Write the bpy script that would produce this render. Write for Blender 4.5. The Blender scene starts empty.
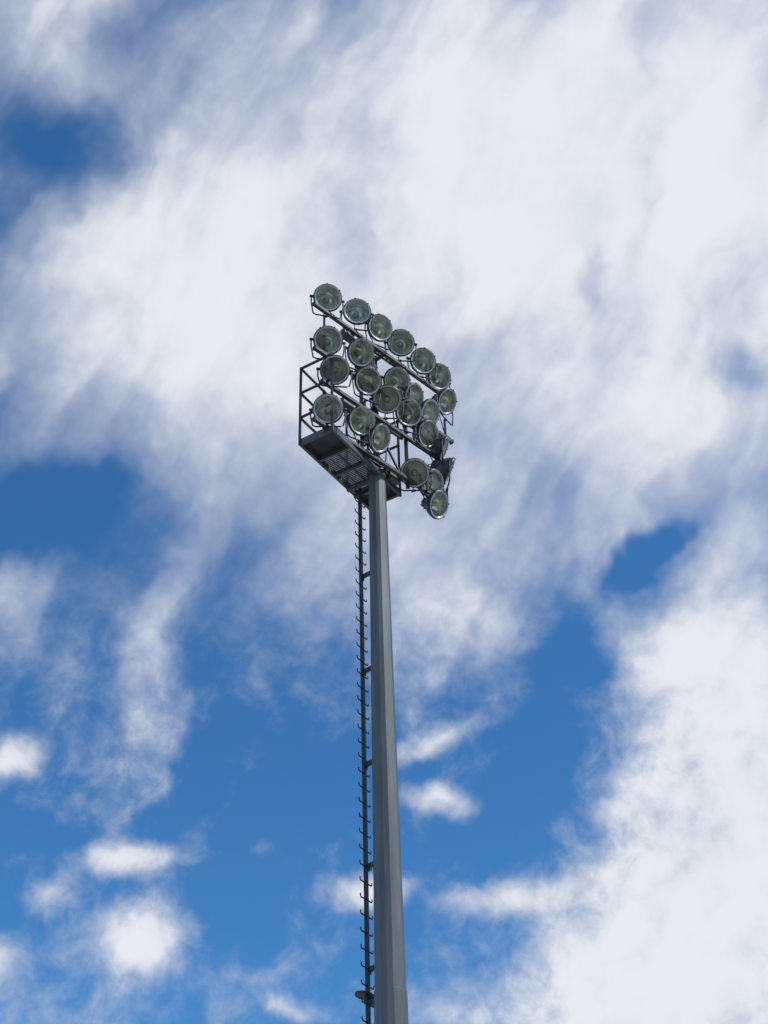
import bpy, math, bmesh, random
from mathutils import Vector, Matrix, Euler
random.seed(4)
F=1400.0; PITCH=38.0; ROLL=-1.7
scene=bpy.context.scene
scene.view_settings.view_transform='Standard'; scene.view_settings.look='None'; scene.view_settings.exposure=0
cam_d=bpy.data.cameras.new('camera'); cam=bpy.data.objects.new('camera',cam_d); scene.collection.objects.link(cam)
cam_d.sensor_fit='VERTICAL'; cam_d.sensor_height=24; cam_d.lens=24*F/1024; cam_d.clip_end=20000
Rm=Matrix.Rotation(math.radians(90+PITCH),3,'X')@Matrix.Rotation(math.radians(ROLL),3,'Z')
cam.matrix_world=Matrix.Translation((0,0,1.6))@Rm.to_4x4()
scene.camera=cam
SUN_EL=48; SUN_AZ=108  # azimuth clockwise from +Y

# ------------------------------------------------ sky
world=bpy.data.worlds.new('World'); scene.world=world; world.use_nodes=True
try:
    world.cycles.sampling_method='MANUAL'; world.cycles.sample_map_resolution=256
except Exception: pass
nt=world.node_tree; N=nt.nodes; L=nt.links
N.clear()
def node(t,**k):
    n=N.new(t)
    for a,b in k.items(): setattr(n,a,b)
    return n
def link(a,b): L.new(a,b)
def setin(inp,v):
    if hasattr(v,'is_output'): link(v,inp)
    else: inp.default_value=v
def m(op,a,b=0.0,c=0.0,clamp=False):
    n=node('ShaderNodeMath',operation=op,use_clamp=clamp)
    setin(n.inputs[0],a); setin(n.inputs[1],b)
    if op in('MULTIPLY_ADD',): setin(n.inputs[2],c)
    return n.outputs[0]
def vm(op,a,b=(0,0,0)):
    n=node('ShaderNodeVectorMath',operation=op)
    setin(n.inputs[0],a)
    if op=='SCALE': setin(n.inputs[3],b)
    elif op!='LENGTH': setin(n.inputs[1],b)
    return n.outputs['Value'] if op in('DOT_PRODUCT','LENGTH') else n.outputs[0]
def mr(v,a,b,c=0.0,d=1.0,interp='SMOOTHSTEP'):
    n=node('ShaderNodeMapRange',interpolation_type=interp)
    setin(n.inputs[0],v); n.inputs[1].default_value=a; n.inputs[2].default_value=b; n.inputs[3].default_value=c; n.inputs[4].default_value=d
    return n.outputs[0]
def noise(v,scale,detail=8,rough=.55,dist=0.0,col=False):
    n=node('ShaderNodeTexNoise'); n.noise_dimensions='3D'
    link(v,n.inputs['Vector']); n.inputs['Scale'].default_value=scale; n.inputs['Detail'].default_value=detail
    n.inputs['Roughness'].default_value=rough; n.inputs['Distortion'].default_value=dist
    return n.outputs['Color'] if col else n.outputs[0]
def mapping(v,loc,rot,scale,typ='TEXTURE'):
    n=node('ShaderNodeMapping',vector_type=typ); link(v,n.inputs[0])
    n.inputs[1].default_value=loc; n.inputs[2].default_value=rot; n.inputs[3].default_value=scale
    return n.outputs[0]
D=node('ShaderNodeTexCoord').outputs['Generated']
# cloud-field frame: tangent plane around a fixed sky direction (az 0, el 38 deg)
right=tuple(Rm.col[0]); up=tuple(Rm.col[1]); fwd=tuple(-Rm.col[2])
dz=m('MAXIMUM',vm('DOT_PRODUCT',D,fwd),0.12)
X=m('MULTIPLY_ADD',m('DIVIDE',vm('DOT_PRODUCT',D,right),dz),1400.0,384.0)
Y=m('MULTIPLY_ADD',m('DIVIDE',vm('DOT_PRODUCT',D,up),dz),-1400.0,512.0)
cx=node('ShaderNodeCombineXYZ'); link(X,cx.inputs[0]); link(Y,cx.inputs[1]); MAP=cx.outputs[0]
w1=vm('MULTIPLY',vm('SUBTRACT',noise(D,8,4,.56,col=True),(.5,.5,.5)),(1,1,0))
MW=vm('ADD',MAP,vm('SCALE',w1,160.0))
MS=vm('ADD',MAP,vm('SCALE',w1,90.0))
big=[
(480,180,660,410,0,.95),(720,130,440,420,0,.55),(150,330,340,240,-25,.62),(300,470,300,190,25,.42),(450,570,240,130,15,.5),
(660,440,300,170,0,.6),(0,610,110,90,0,.6),(165,640,60,210,18,.6),(40,10,160,120,0,.55),
(62,150,74,100,10,-.6),(110,30,60,60,0,-.3),(45,510,130,75,-10,-.85),(25,240,55,60,0,-.3),
(660,170,42,130,5,-.5),(585,265,42,60,0,-.45),(745,375,80,36,10,-.4),(655,545,70,30,-45,-.85),(590,650,90,75,0,-.85),(550,770,90,100,0,-.6),
(300,770,200,120,0,-.5),(480,860,80,50,0,-.35),(60,830,120,34,0,-.35),(250,900,60,110,0,-.4),
(790,820,280,310,0,1.4),(640,990,240,170,-30,1.1),(690,640,160,80,-25,.95),(745,540,110,60,-30,.6),(490,610,100,50,20,.35),
]
small=[
(12,752,58,32,-20,1.1),(138,856,74,28,12,1.15),(155,930,76,60,0,1.15),(95,940,70,50,0,.3),(0,965,60,50,0,.95),(10,1010,130,50,0,.35),
(435,732,96,22,-28,.8),(434,800,54,30,15,.95),(366,896,70,32,0,1.25),(505,908,110,28,-8,.9),(62,890,44,24,-30,.6),(300,1018,60,22,0,.9),
(210,1000,130,50,0,.3),(440,1000,80,40,0,.45),(270,850,60,30,0,.35),
]
acc=0.08
for (lst,co) in ((big,MW),(small,MS)):
    for (x,y,rx,ry,rot,w) in lst:
        r=vm('LENGTH',mapping(co,(x,y,0),(0,0,math.radians(rot)),(rx,ry,1)))
        acc=m('ADD',mr(r,0,1,w,0),acc)
M=m('MINIMUM',m('MAXIMUM',acc,-.45),1.4)
n1=noise(vm('ADD',D,vm('SCALE',w1,.04)),9,6,.52)
n2=noise(mapping(MW,(0,0,0),(0,0,math.radians(26)),(65,260,1)),1.0,3,.5)
n4=noise(mapping(MAP,(0,0,0),(0,0,math.radians(32)),(26,130,1)),1.0,3,.5,.2)
n3=noise(D,42,6,.62,.3)
dens=m('ADD',M,m('MULTIPLY',m('SUBTRACT',n1,.5),.95))
dens=m('ADD',dens,m('MULTIPLY',m('SUBTRACT',n2,.5),.75))
dens=m('ADD',dens,m('MULTIPLY',m('SUBTRACT',n4,.5),.16))
dens=m('ADD',dens,m('MULTIPLY',m('SUBTRACT',n3,.5),mr(Y,480,800,.22,1.35)))
alpha=m('MULTIPLY',mr(dens,-.12,1.12),.97)
front=mr(vm('DOT_PRODUCT',D,fwd),.55,.8)
gen=mr(n1,.42,.62)
mx=node('ShaderNodeMix',data_type='FLOAT'); link(front,mx.inputs[0]); link(gen,mx.inputs[2]); link(alpha,mx.inputs[3]); alpha=mx.outputs[0]
sky=node('ShaderNodeTexSky',sky_type='NISHITA'); sky.sun_disc=False
sky.sun_elevation=math.radians(SUN_EL); sky.sun_rotation=math.radians(SUN_AZ); sky.ozone_density=3; sky.air_density=1.0; sky.dust_density=.3
tint=node('ShaderNodeMix',data_type='RGBA',blend_type='MULTIPLY'); tint.inputs[0].default_value=1
link(sky.outputs[0],tint.inputs[6]); tint.inputs[7].default_value=(.45,1.0,1.38,1)
thick=m('ADD',mr(dens,.3,1.5),m('MULTIPLY',m('SUBTRACT',n2,.5),.95))
thick=m('ADD',thick,m('MULTIPLY',m('SUBTRACT',n1,.5),1.0))
thick=m('ADD',thick,m('MULTIPLY',m('SUBTRACT',n3,.5),.3))
cc=node('ShaderNodeMix',data_type='RGBA'); link(mr(thick,-.1,1.1),cc.inputs[0])
cc.inputs[6].default_value=(5.5,6.05,7.2,1); cc.inputs[7].default_value=(8.3,8.45,8.9,1)
fin=node('ShaderNodeMix',data_type='RGBA'); link(alpha,fin.inputs[0]); link(tint.outputs[2],fin.inputs[6]); link(cc.outputs[2],fin.inputs[7])
bg=node('ShaderNodeBackground'); link(fin.outputs[2],bg.inputs[0]); bg.inputs[1].default_value=.1
wo=node('ShaderNodeOutputWorld'); link(bg.outputs[0],wo.inputs[0])

# ------------------------------------------------ sun
sd=bpy.data.lights.new('sun','SUN'); so=bpy.data.objects.new('sun',sd); scene.collection.objects.link(so)
sd.energy=2.9; sd.angle=math.radians(.5); sd.color=(1,.95,.88)
a=math.radians(SUN_AZ); e=math.radians(SUN_EL)
sv=Vector((math.sin(a)*math.cos(e),math.cos(a)*math.cos(e),math.sin(e)))
so.rotation_euler=sv.to_track_quat('Z','Y').to_euler(); so.location=(30,0,40)

# ------------------------------------------------ materials
def mat(name,base,metal=0,rough=.5,var=.25,scale=6,bump=0.0,stretch=(1,1,1)):
    mt=bpy.data.materials.new(name); mt.use_nodes=True; t=mt.node_tree; b=t.nodes['Principled BSDF']
    tc=t.nodes.new('ShaderNodeTexCoord'); mp=t.nodes.new('ShaderNodeMapping'); mp.inputs[3].default_value=stretch
    nz=t.nodes.new('ShaderNodeTexNoise'); nz.inputs['Scale'].default_value=scale; nz.inputs['Detail'].default_value=6; nz.inputs['Roughness'].default_value=.6
    t.links.new(tc.outputs['Object'],mp.inputs[0]); t.links.new(mp.outputs[0],nz.inputs['Vector'])
    rp=t.nodes.new('ShaderNodeValToRGB')
    rp.color_ramp.elements[0].position=.3; rp.color_ramp.elements[1].position=.72
    rp.color_ramp.elements[0].color=[c*(1-var) for c in base]+[1]; rp.color_ramp.elements[1].color=[min(1,c*(1+var)) for c in base]+[1]
    t.links.new(nz.outputs[0],rp.inputs[0]); t.links.new(rp.outputs[0],b.inputs['Base Color'])
    b.inputs['Metallic'].default_value=metal
    mrn=t.nodes.new('ShaderNodeMapRange'); mrn.inputs[3].default_value=max(0,rough-.08); mrn.inputs[4].default_value=rough+.1
    t.links.new(nz.outputs[0],mrn.inputs[0]); t.links.new(mrn.outputs[0],b.inputs['Roughness'])
    if bump:
        bp=t.nodes.new('ShaderNodeBump'); bp.inputs['Strength'].default_value=bump; bp.inputs['Distance'].default_value=.01
        t.links.new(nz.outputs[0],bp.inputs['Height']); t.links.new(bp.outputs[0],b.inputs['Normal'])
    return mt
m_pole=mat('galvanised_mast',(.13,.143,.147),.35,.45,.28,5,.15,(1,1,.12))
m_steel=mat('weathered_steel',(.11,.12,.13),.4,.5,.3,7,.1)
m_dark=mat('dark_steel',(.045,.048,.055),.3,.5,.3,9)
m_house=mat('lamp_housing',(.10,.105,.11),.5,.45,.25,8)
m_rim=mat('lamp_rim',(.50,.51,.52),.6,.35,.25,12)
m_clip=mat('lamp_clip',(.04,.042,.045),.3,.4,.2,12)
m_refl=mat('reflector_aluminium',(.93,.93,.92),.85,.2,.06,20)
m_bulb=mat('bulb_glass',(.80,.81,.78),0,.15,.05,10)
m_conc=mat('concrete',(.33,.32,.30),0,.85,.15,3,.3)
m_deck=mat('deck_plate',(.05,.055,.065),.3,.6,.3,5)
mg=bpy.data.materials.new('cover_glass'); mg.use_nodes=True; t=mg.node_tree; t.nodes.clear()
tr=t.nodes.new('ShaderNodeBsdfTransparent'); tr.inputs[0].default_value=(.93,.96,.92,1)
gl=t.nodes.new('ShaderNodeBsdfGlossy'); gl.inputs['Roughness'].default_value=.04
fr=t.nodes.new('ShaderNodeFresnel'); fr.inputs[0].default_value=1.5
nz=t.nodes.new('ShaderNodeTexNoise'); nz.inputs['Scale'].default_value=6
mxs=t.nodes.new('ShaderNodeMixShader'); ot=t.nodes.new('ShaderNodeOutputMaterial')
df=t.nodes.new('ShaderNodeBsdfDiffuse'); df.inputs[0].default_value=(.55,.57,.51,1)
mr2=t.nodes.new('ShaderNodeMapRange'); mr2.inputs[1].default_value=.35; mr2.inputs[2].default_value=.7; mr2.inputs[3].default_value=.03; mr2.inputs[4].default_value=.36
mx2=t.nodes.new('ShaderNodeMixShader')
tc=t.nodes.new('ShaderNodeTexCoord'); oi=t.nodes.new('ShaderNodeObjectInfo'); ad=t.nodes.new('ShaderNodeVectorMath'); ad.operation='ADD'
t.links.new(tc.outputs['Object'],ad.inputs[0]); t.links.new(oi.outputs['Location'],ad.inputs[1]); t.links.new(ad.outputs[0],nz.inputs['Vector'])
t.links.new(nz.outputs[0],mr2.inputs[0]); t.links.new(mr2.outputs[0],mx2.inputs[0])
t.links.new(fr.outputs[0],mxs.inputs[0]); t.links.new(tr.outputs[0],mxs.inputs[1]); t.links.new(gl.outputs[0],mxs.inputs[2])
t.links.new(mxs.outputs[0],mx2.inputs[1]); t.links.new(df.outputs[0],mx2.inputs[2]); t.links.new(mx2.outputs[0],ot.inputs[0])
m_grass=mat('grass',(.09,.14,.045),0,.9,.35,.8)
m_ground=mat('paving',(.32,.31,.29),0,.9,.15,.5,.2)

# ------------------------------------------------ mesh helpers
def beam(bm,p,q,w,h=None,mi=0,upv=(0,0,1)):
    h=h or w; p=Vector(p); q=Vector(q); ax=(q-p).normalized(); U=Vector(upv)
    if abs(ax.dot(U))>.95: U=Vector((1,0,0)) if abs(ax.x)<.9 else Vector((0,1,0))
    sx=ax.cross(U).normalized(); sy=sx.cross(ax).normalized()
    vs=[]
    for base in(p,q):
        for (i,j) in((-1,-1),(1,-1),(1,1),(-1,1)): vs.append(bm.verts.new(base+sx*i*w/2+sy*j*h/2))
    fs=[(0,3,2,1),(4,5,6,7),(0,1,5,4),(1,2,6,5),(2,3,7,6),(3,0,4,7)]
    for f in fs:
        fc=bm.faces.new([vs[k] for k in f]); fc.material_index=mi
def tube(bm,pts,r,seg=8,mi=0,cap=True,smooth=True):
    """swept round tube through points"""
    pts=[Vector(p) for p in pts]; rings=[]
    for i,p in enumerate(pts):
        d=(pts[min(i+1,len(pts)-1)]-pts[max(i-1,0)]).normalized()
        U=Vector((0,0,1)) if abs(d.z)<.9 else Vector((1,0,0))
        sx=d.cross(U).normalized(); sy=sx.cross(d)
        rr=r[i] if isinstance(r,(list,tuple)) else r
        rings.append([bm.verts.new(p+sx*math.cos(2*math.pi*k/seg)*rr+sy*math.sin(2*math.pi*k/seg)*rr) for k in range(seg)])
    for a_,b_ in zip(rings,rings[1:]):
        for k in range(seg):
            f=bm.faces.new((a_[k],a_[(k+1)%seg],b_[(k+1)%seg],b_[k])); f.material_index=mi; f.smooth=smooth
    if cap:
        for rg in(rings[0],rings[-1]):
            f=bm.faces.new(rg); f.material_index=mi
def lathe(bm,prof,seg,mi,smooth=True):
    rings=[]
    for (r,z) in prof:
        rings.append([bm.verts.new((r*math.cos(2*math.pi*k/seg),r*math.sin(2*math.pi*k/seg),z)) for k in range(seg)] if r>1e-5 else [bm.verts.new((0,0,z))])
    for a_,b_ in zip(rings,rings[1:]):
        for k in range(seg):
            k2=(k+1)%seg
            if len(a_)==1: vs=(a_[0],b_[k2],b_[k])
            elif len(b_)==1: vs=(a_[k],a_[k2],b_[0])
            else: vs=(a_[k],a_[k2],b_[k2],b_[k])
            f=bm.faces.new(vs); f.material_index=mi; f.smooth=smooth
def finish(bm,name,mats,parent=None,bev=0.0,recalc=True):
    me=bpy.data.meshes.new(name)
    if recalc: bmesh.ops.recalc_face_normals(bm,faces=bm.faces)
    bm.to_mesh(me); bm.free()
    for x in mats: me.materials.append(x)
    ob=bpy.data.objects.new(name,me); scene.collection.objects.link(ob)
    if parent: ob.parent=parent
    if bev:
        b=ob.modifiers.new('bevel','BEVEL'); b.width=bev; b.segments=2; b.limit_method='ANGLE'
    return ob

tower=bpy.data.objects.new('floodlight_tower',None); scene.collection.objects.link(tower)
PX,PY=-.112,20.6
P=Vector((PX,PY,0))
pr=lambda z:.24-(z-8.6)*.0076

# mast (two slip-jointed tapered 16-sided sections)
bm=bmesh.new()
def ngon_sec(bm,zs,seg=16):
    rings=[]
    for z,r in zs: rings.append([bm.verts.new((PX+r*math.cos(2*math.pi*(k+.5)/seg),PY+r*math.sin(2*math.pi*(k+.5)/seg),z)) for k in range(seg)])
    for a_,b_ in zip(rings,rings[1:]):
        for k in range(seg): bm.faces.new((a_[k],a_[(k+1)%seg],b_[(k+1)%seg],b_[k]))
    bm.faces.new(rings[0]); bm.faces.new(rings[-1])
ngon_sec(bm,[(.25,pr(.25)+.012),(8.72,pr(8.72)+.012)])
ngon_sec(bm,[(8.3,pr(8.3)),(18.62,pr(18.62))])
ngon_sec(bm,[(18.60,.20),(18.63,.20)],24)     # top flange
ngon_sec(bm,[(.20,.46),(.25,.46)],24)     # base flange
for k in range(12):
    an=2*math.pi*k/12; c=Vector((PX+.39*math.cos(an),PY+.39*math.sin(an),0)); tube(bm,[c+Vector((0,0,.15)),c+Vector((0,0,.34))],.02)
finish(bm,'mast',[m_pole],tower,.004)
bm=bmesh.new(); tube(bm,[(PX,PY,-.3),(PX,PY,.2)],.75,32,smooth=False); finish(bm,'footing',[m_conc],tower,.02)

# frames
uh=Vector((math.cos(math.radians(47)),math.sin(math.radians(47)),0)); nh=Vector((uh.y,-uh.x,0))
up_=Vector((.526,.850,0)).normalized(); npl=Vector((up_.y,-up_.x,0))
def H(s,n,z): return P+uh*s+nh*n+Vector((0,0,z))

# climbing ladder : single stile with hooked rungs
bm=bmesh.new()
LP=P-npl*.40
def LL(s,n,z): return LP+up_*s+npl*n+Vector((0,0,z))
beam(bm,LL(0,0,2.8),LL(0,0,18.6),.06,.05,upv=tuple(up_))
z=2.95
while z<18.4:
    for sg in(-1,1):
        tube(bm,[LL(.02*sg,0,z),LL(.15*sg,0,z),LL(.165*sg,0,z+.02),LL(.168*sg,0,z+.055)],.012,6)
    z+=.27
for z in(16.36,14.35,12.55,10.77,9.13,7.2,5.3,3.4):
    beam(bm,LL(0,0,z),P-npl*(pr(z)-.02)+Vector((0,0,z+.03)),.05,.07)
    beam(bm,LL(-.05,.03,z),LL(.05,.03,z),.02,.12)
finish(bm,'climbing_ladder',[m_dark],tower)
bm=bmesh.new()
c=LL(0,-.06,8.75)
vs=[]
for zz in(0,.035):
    vs.append([bm.verts.new(c+up_*(.19*math.cos(t_))+npl*(.12*math.sin(t_))+Vector((0,0,zz))) for t_ in [2*math.pi*k/20 for k in range(20)]])
bm.faces.new(vs[0]); bm.faces.new(vs[1])
for k in range(20): bm.faces.new((vs[0][k],vs[0][(k+1)%20],vs[1][(k+1)%20],vs[1][k]))
beam(bm,LL(-.1,.02,8.66),LL(.1,.02,8.66),.06,.1); beam(bm,LL(0,0,8.72),P-npl*.2+Vector((0,0,8.72)),.05,.05)
finish(bm,'rest_plate',[m_dark],tower)

# maintenance platform
C0=Vector((-.595,20.31,18.47)); HL,HW=1.165,.36
def G(s,n,z): return C0+up_*s+npl*n+Vector((0,0,z))
bm=bmesh.new()
for sg in(-1,1):
    beam(bm,G(-HL,sg*HW,.07),G(HL,sg*HW,.07),.05,.14)
    beam(bm,G(sg*(HL-.027),-HW+.027,.07),G(sg*(HL-.027),HW-.027,.07),.05,.138)
for s in(-.55,-.02,.5): beam(bm,G(s,-HW+.027,.06),G(s,HW-.027,.06),.05,.1)
finish(bm,'platform_frame',[m_steel],tower,.004)
bm=bmesh.new()
beam(bm,G(-HL+.06,0,.125),G(-.56,0,.125),2*HW-.06,.012,mi=0)
beam(bm,G(.66,0,.125),G(HL-.06,0,.125),2*HW-.06,.012,mi=0)
finish(bm,'deck_plates',[m_deck],tower)
bm=bmesh.new()
s=-.52
while s<.64:
    beam(bm,G(s,-HW+.03,.122),G(s,HW-.03,.122),.012,.03); s+=.045
for n in(-.2,0,.2): beam(bm,G(-.54,n,.122),G(.65,n,.122),.01,.02)
finish(bm,'deck_grating',[m_pole],tower)
bm=bmesh.new()
for sg in(-1,1):
    beam(bm,P+up_*.12*sg+Vector((0,0,18.40)),P+up_*.12*sg-npl*.6+Vector((0,0,18.42)),.06,.09)
finish(bm,'platform_brackets',[m_steel],tower,.003)
# guard rail
bm=bmesh.new()
RH=1.95
posts=[(-HL,HW),(-HL,-HW),(-.4,-HW),(.4,-HW),(HL,-HW),(HL,HW)]
for(s,n) in posts: beam(bm,G(s,n,.0),G(s,n,RH),.05,.05)
for z in(RH-.02,RH*.66,RH*.34):
    for a_,b_ in zip(posts,posts[1:]): beam(bm,G(a_[0],a_[1],z),G(b_[0],b_[1],z),.04,.04)
finish(bm,'guard_rail',[m_dark],tower,.003)

# head frame
bm=bmesh.new()
NA=.30
arms=[(21.60,-1.98,1.75),(20.42,-1.95,1.95),(19.70,-1.75,1.6),(18.62,-1.95,1.4)]
for z,s0,s1 in arms:
    beam(bm,H(s0,NA,z),H(s1,NA,z),.075,.075)
    for s in(s0,s1): beam(bm,H(s-.01,NA,z),H(s+.01,NA,z),.10,.10)
for s in(-.62,.62): beam(bm,H(s,NA-.08,18.5),H(s,NA-.08,21.75),.075,.075)
beam(bm,H(0,0,18.63),H(0,0,21.7),.13,.13)
for z,_,_ in arms: beam(bm,H(-.62,.13,z+.1),H(.62,.13,z+.1),.05,.05); beam(bm,H(0,.02,z),H(0,NA-.04,z),.06,.06)
for sg in(-1,1): beam(bm,H(.62*sg,.12,18.75),H(0,.10,19.6),.04,.04)
beam(bm,H(1.55,NA,20.37),H(1.55,NA,18.9),.055,.055)
finish(bm,'head_frame',[m_dark],tower,.004)

# floodlight head mesh (front along +Z)
R=.278
bm=bmesh.new()
lathe(bm,[(R-.004,.0),(R-.006,-.03),(R*.93,-.09),(R*.74,-.17),(R*.45,-.235),(.10,-.255),(.095,-.30),(.085,-.37),(.06,-.385),(0,-.385)],40,0)
lathe(bm,[(R-.040,.012),(R-.030,.024),(R-.006,.024)],40,1)
lathe(bm,[(R-.006,.024),(R+.010,.012),(R+.012,-.03),(R-.002,-.036)],40,5)
lathe(bm,[(R-.012,.006),(R*.90,-.035),(R*.80,-.085),(R*.62,-.135),(R*.42,-.17),(R*.2,-.19),(.0,-.195)],30,2,smooth=False)
lathe(bm,[(0,.010),(R-.02,.008)],40,3)
lathe(bm,[(0,-.02),(.02,-.022),(.038,-.045),(.042,-.09),(.03,-.14),(.02,-.185)],16,4)
lathe(bm,[(0,-.180),(.065,-.178),(.07,-.188)],20,5)
for k in range(6):       # rim clips
    an=2*math.pi*k/6+.3; c=Vector((math.cos(an),math.sin(an),0))
    beam(bm,c*(R-.015)+Vector((0,0,.028)),c*(R+.016)+Vector((0,0,.028)),.02,.012,mi=5)
for k in range(8):       # cooling fins at the neck
    an=2*math.pi*k/8; c=Vector((math.cos(an),math.sin(an),0)); beam(bm,c*.09+Vector((0,0,-.31)),c*.12+Vector((0,0,-.31)),.008,.09,mi=0)
bm.normal_update()
flip=[f for f in bm.faces if f.material_index in(1,2,3) and f.normal.z<0]
bmesh.ops.reverse_faces(bm,faces=flip)
head=bpy.data.meshes.new('floodlight_head'); bm.to_mesh(head); bm.free()
for x in(m_house,m_rim,m_refl,mg,m_bulb,m_clip): head.materials.append(x)

L_=[(-1.70,21.90,-72,28),(-.88,22.11,-78,22),(-.22,22.12,-60,25),(.40,22.13,-80,30),(1.07,22.06,-65,30),(1.57,21.94,-55,30),
(-1.69,20.73,-80,32),(-.79,21.02,-60,35),(-.31,20.98,-40,25),(.23,20.93,-65,35),(.72,20.82,-35,30),(1.19,20.68,-35,30),(1.76,21.36,-35,35),
(-1.51,20.07,-85,42),(-.61,20.38,-55,35),(-.08,20.24,-85,42),(.55,20.28,-60,30),(1.09,20.05,-40,30),(1.55,19.92,0,25),
(-1.69,18.96,-85,26),(-.8,19.22,-55,30),(-.31,19.08,-30,30),(.64,18.78,-85,42),(1.16,18.82,-40,30),(1.17,18.24,-30,30),(1.68,19.43,8,20)]
armz=[a_[0] for a_ in arms]
for i,(s,z,az,tilt) in enumerate(L_):
    NL=.40 if i!=8 else .12
    if i==24: NL=.5
    az+=random.uniform(-4,4); tilt+=random.uniform(-3,3)
    c=H(s,NL,z); azr=math.radians(az); tr_=math.radians(tilt)
    d=Vector((math.cos(azr)*math.cos(tr_),math.sin(azr)*math.cos(tr_),-math.sin(tr_)))
    piv=c-d*.07
    ob=bpy.data.objects.new('floodlight_%d'%(i+1),head); scene.collection.objects.link(ob); ob.parent=tower
    q=d.to_track_quat('Z','Y'); q=q@Euler((0,0,random.uniform(0,6.28))).to_quaternion()
    ob.rotation_euler=q.to_euler(); ob.location=c
    hs=Vector((-math.sin(azr),math.cos(azr),0))
    hang=(i==24)
    sgz=-1 if not hang else 1
    if hang: az_=18.62; zb=18.56
    else:
        below=[zz for zz in armz if zz<z-.32]; az_=max(below) if below else z-.45
        zb=min(z-.38,max(az_+.06,z-.46))
    bm=bmesh.new()
    base=Vector((piv.x,piv.y,zb))
    w=R+.042
    tube(bm,[piv-hs*w,piv-hs*w+Vector((0,0,.18*sgz)),base-hs*(w-.04)+Vector((0,0,-.03*sgz)),base-hs*(w-.09),base+hs*(w-.09),base+hs*(w-.04)+Vector((0,0,-.03*sgz)),piv+hs*w+Vector((0,0,.18*sgz)),piv+hs*w],.016,6)
    for sg in(-1,1): tube(bm,[piv+hs*sg*(R-.03),piv+hs*sg*(w+.03)],.028,8)
    foot=H(s,NA,zb)
    beam(bm,base,foot,.05,.03)
    if zb-az_>.08: beam(bm,Vector((foot.x,foot.y,az_)),foot,.045,.045)
    back=c-d*.38
    tube(bm,[back,back-d*.08+Vector((0,0,-.05)),back.lerp(foot,.5)+Vector((0,0,-.16)),Vector((foot.x,foot.y,az_+.03))],.012,5)
    finish(bm,'yoke_%d'%(i+1),[m_dark],tower)

bm=bmesh.new()
for z,s in((21.6,-.9),(20.42,.95),(19.7,-.95),(18.62,.3)):
    beam(bm,H(s-.14,NA-.16,z),H(s+.14,NA-.16,z),.14,.2)
finish(bm,'junction_boxes',[m_house],tower,.008)

# ------------------------------------------------ ground and playing field
bm=bmesh.new(); bmesh.ops.create_grid(bm,x_segments=40,y_segments=40,size=3000)
finish(bm,'ground',[m_ground])
bm=bmesh.new()
c=P+nh*52
vs=[bm.verts.new((c+uh*a_*55+nh*b_*36)+Vector((0,0,.004))) for a_,b_ in((-1,-1),(1,-1),(1,1),(-1,1))]
bm.faces.new(vs); finish(bm,'grass_pitch',[m_grass])
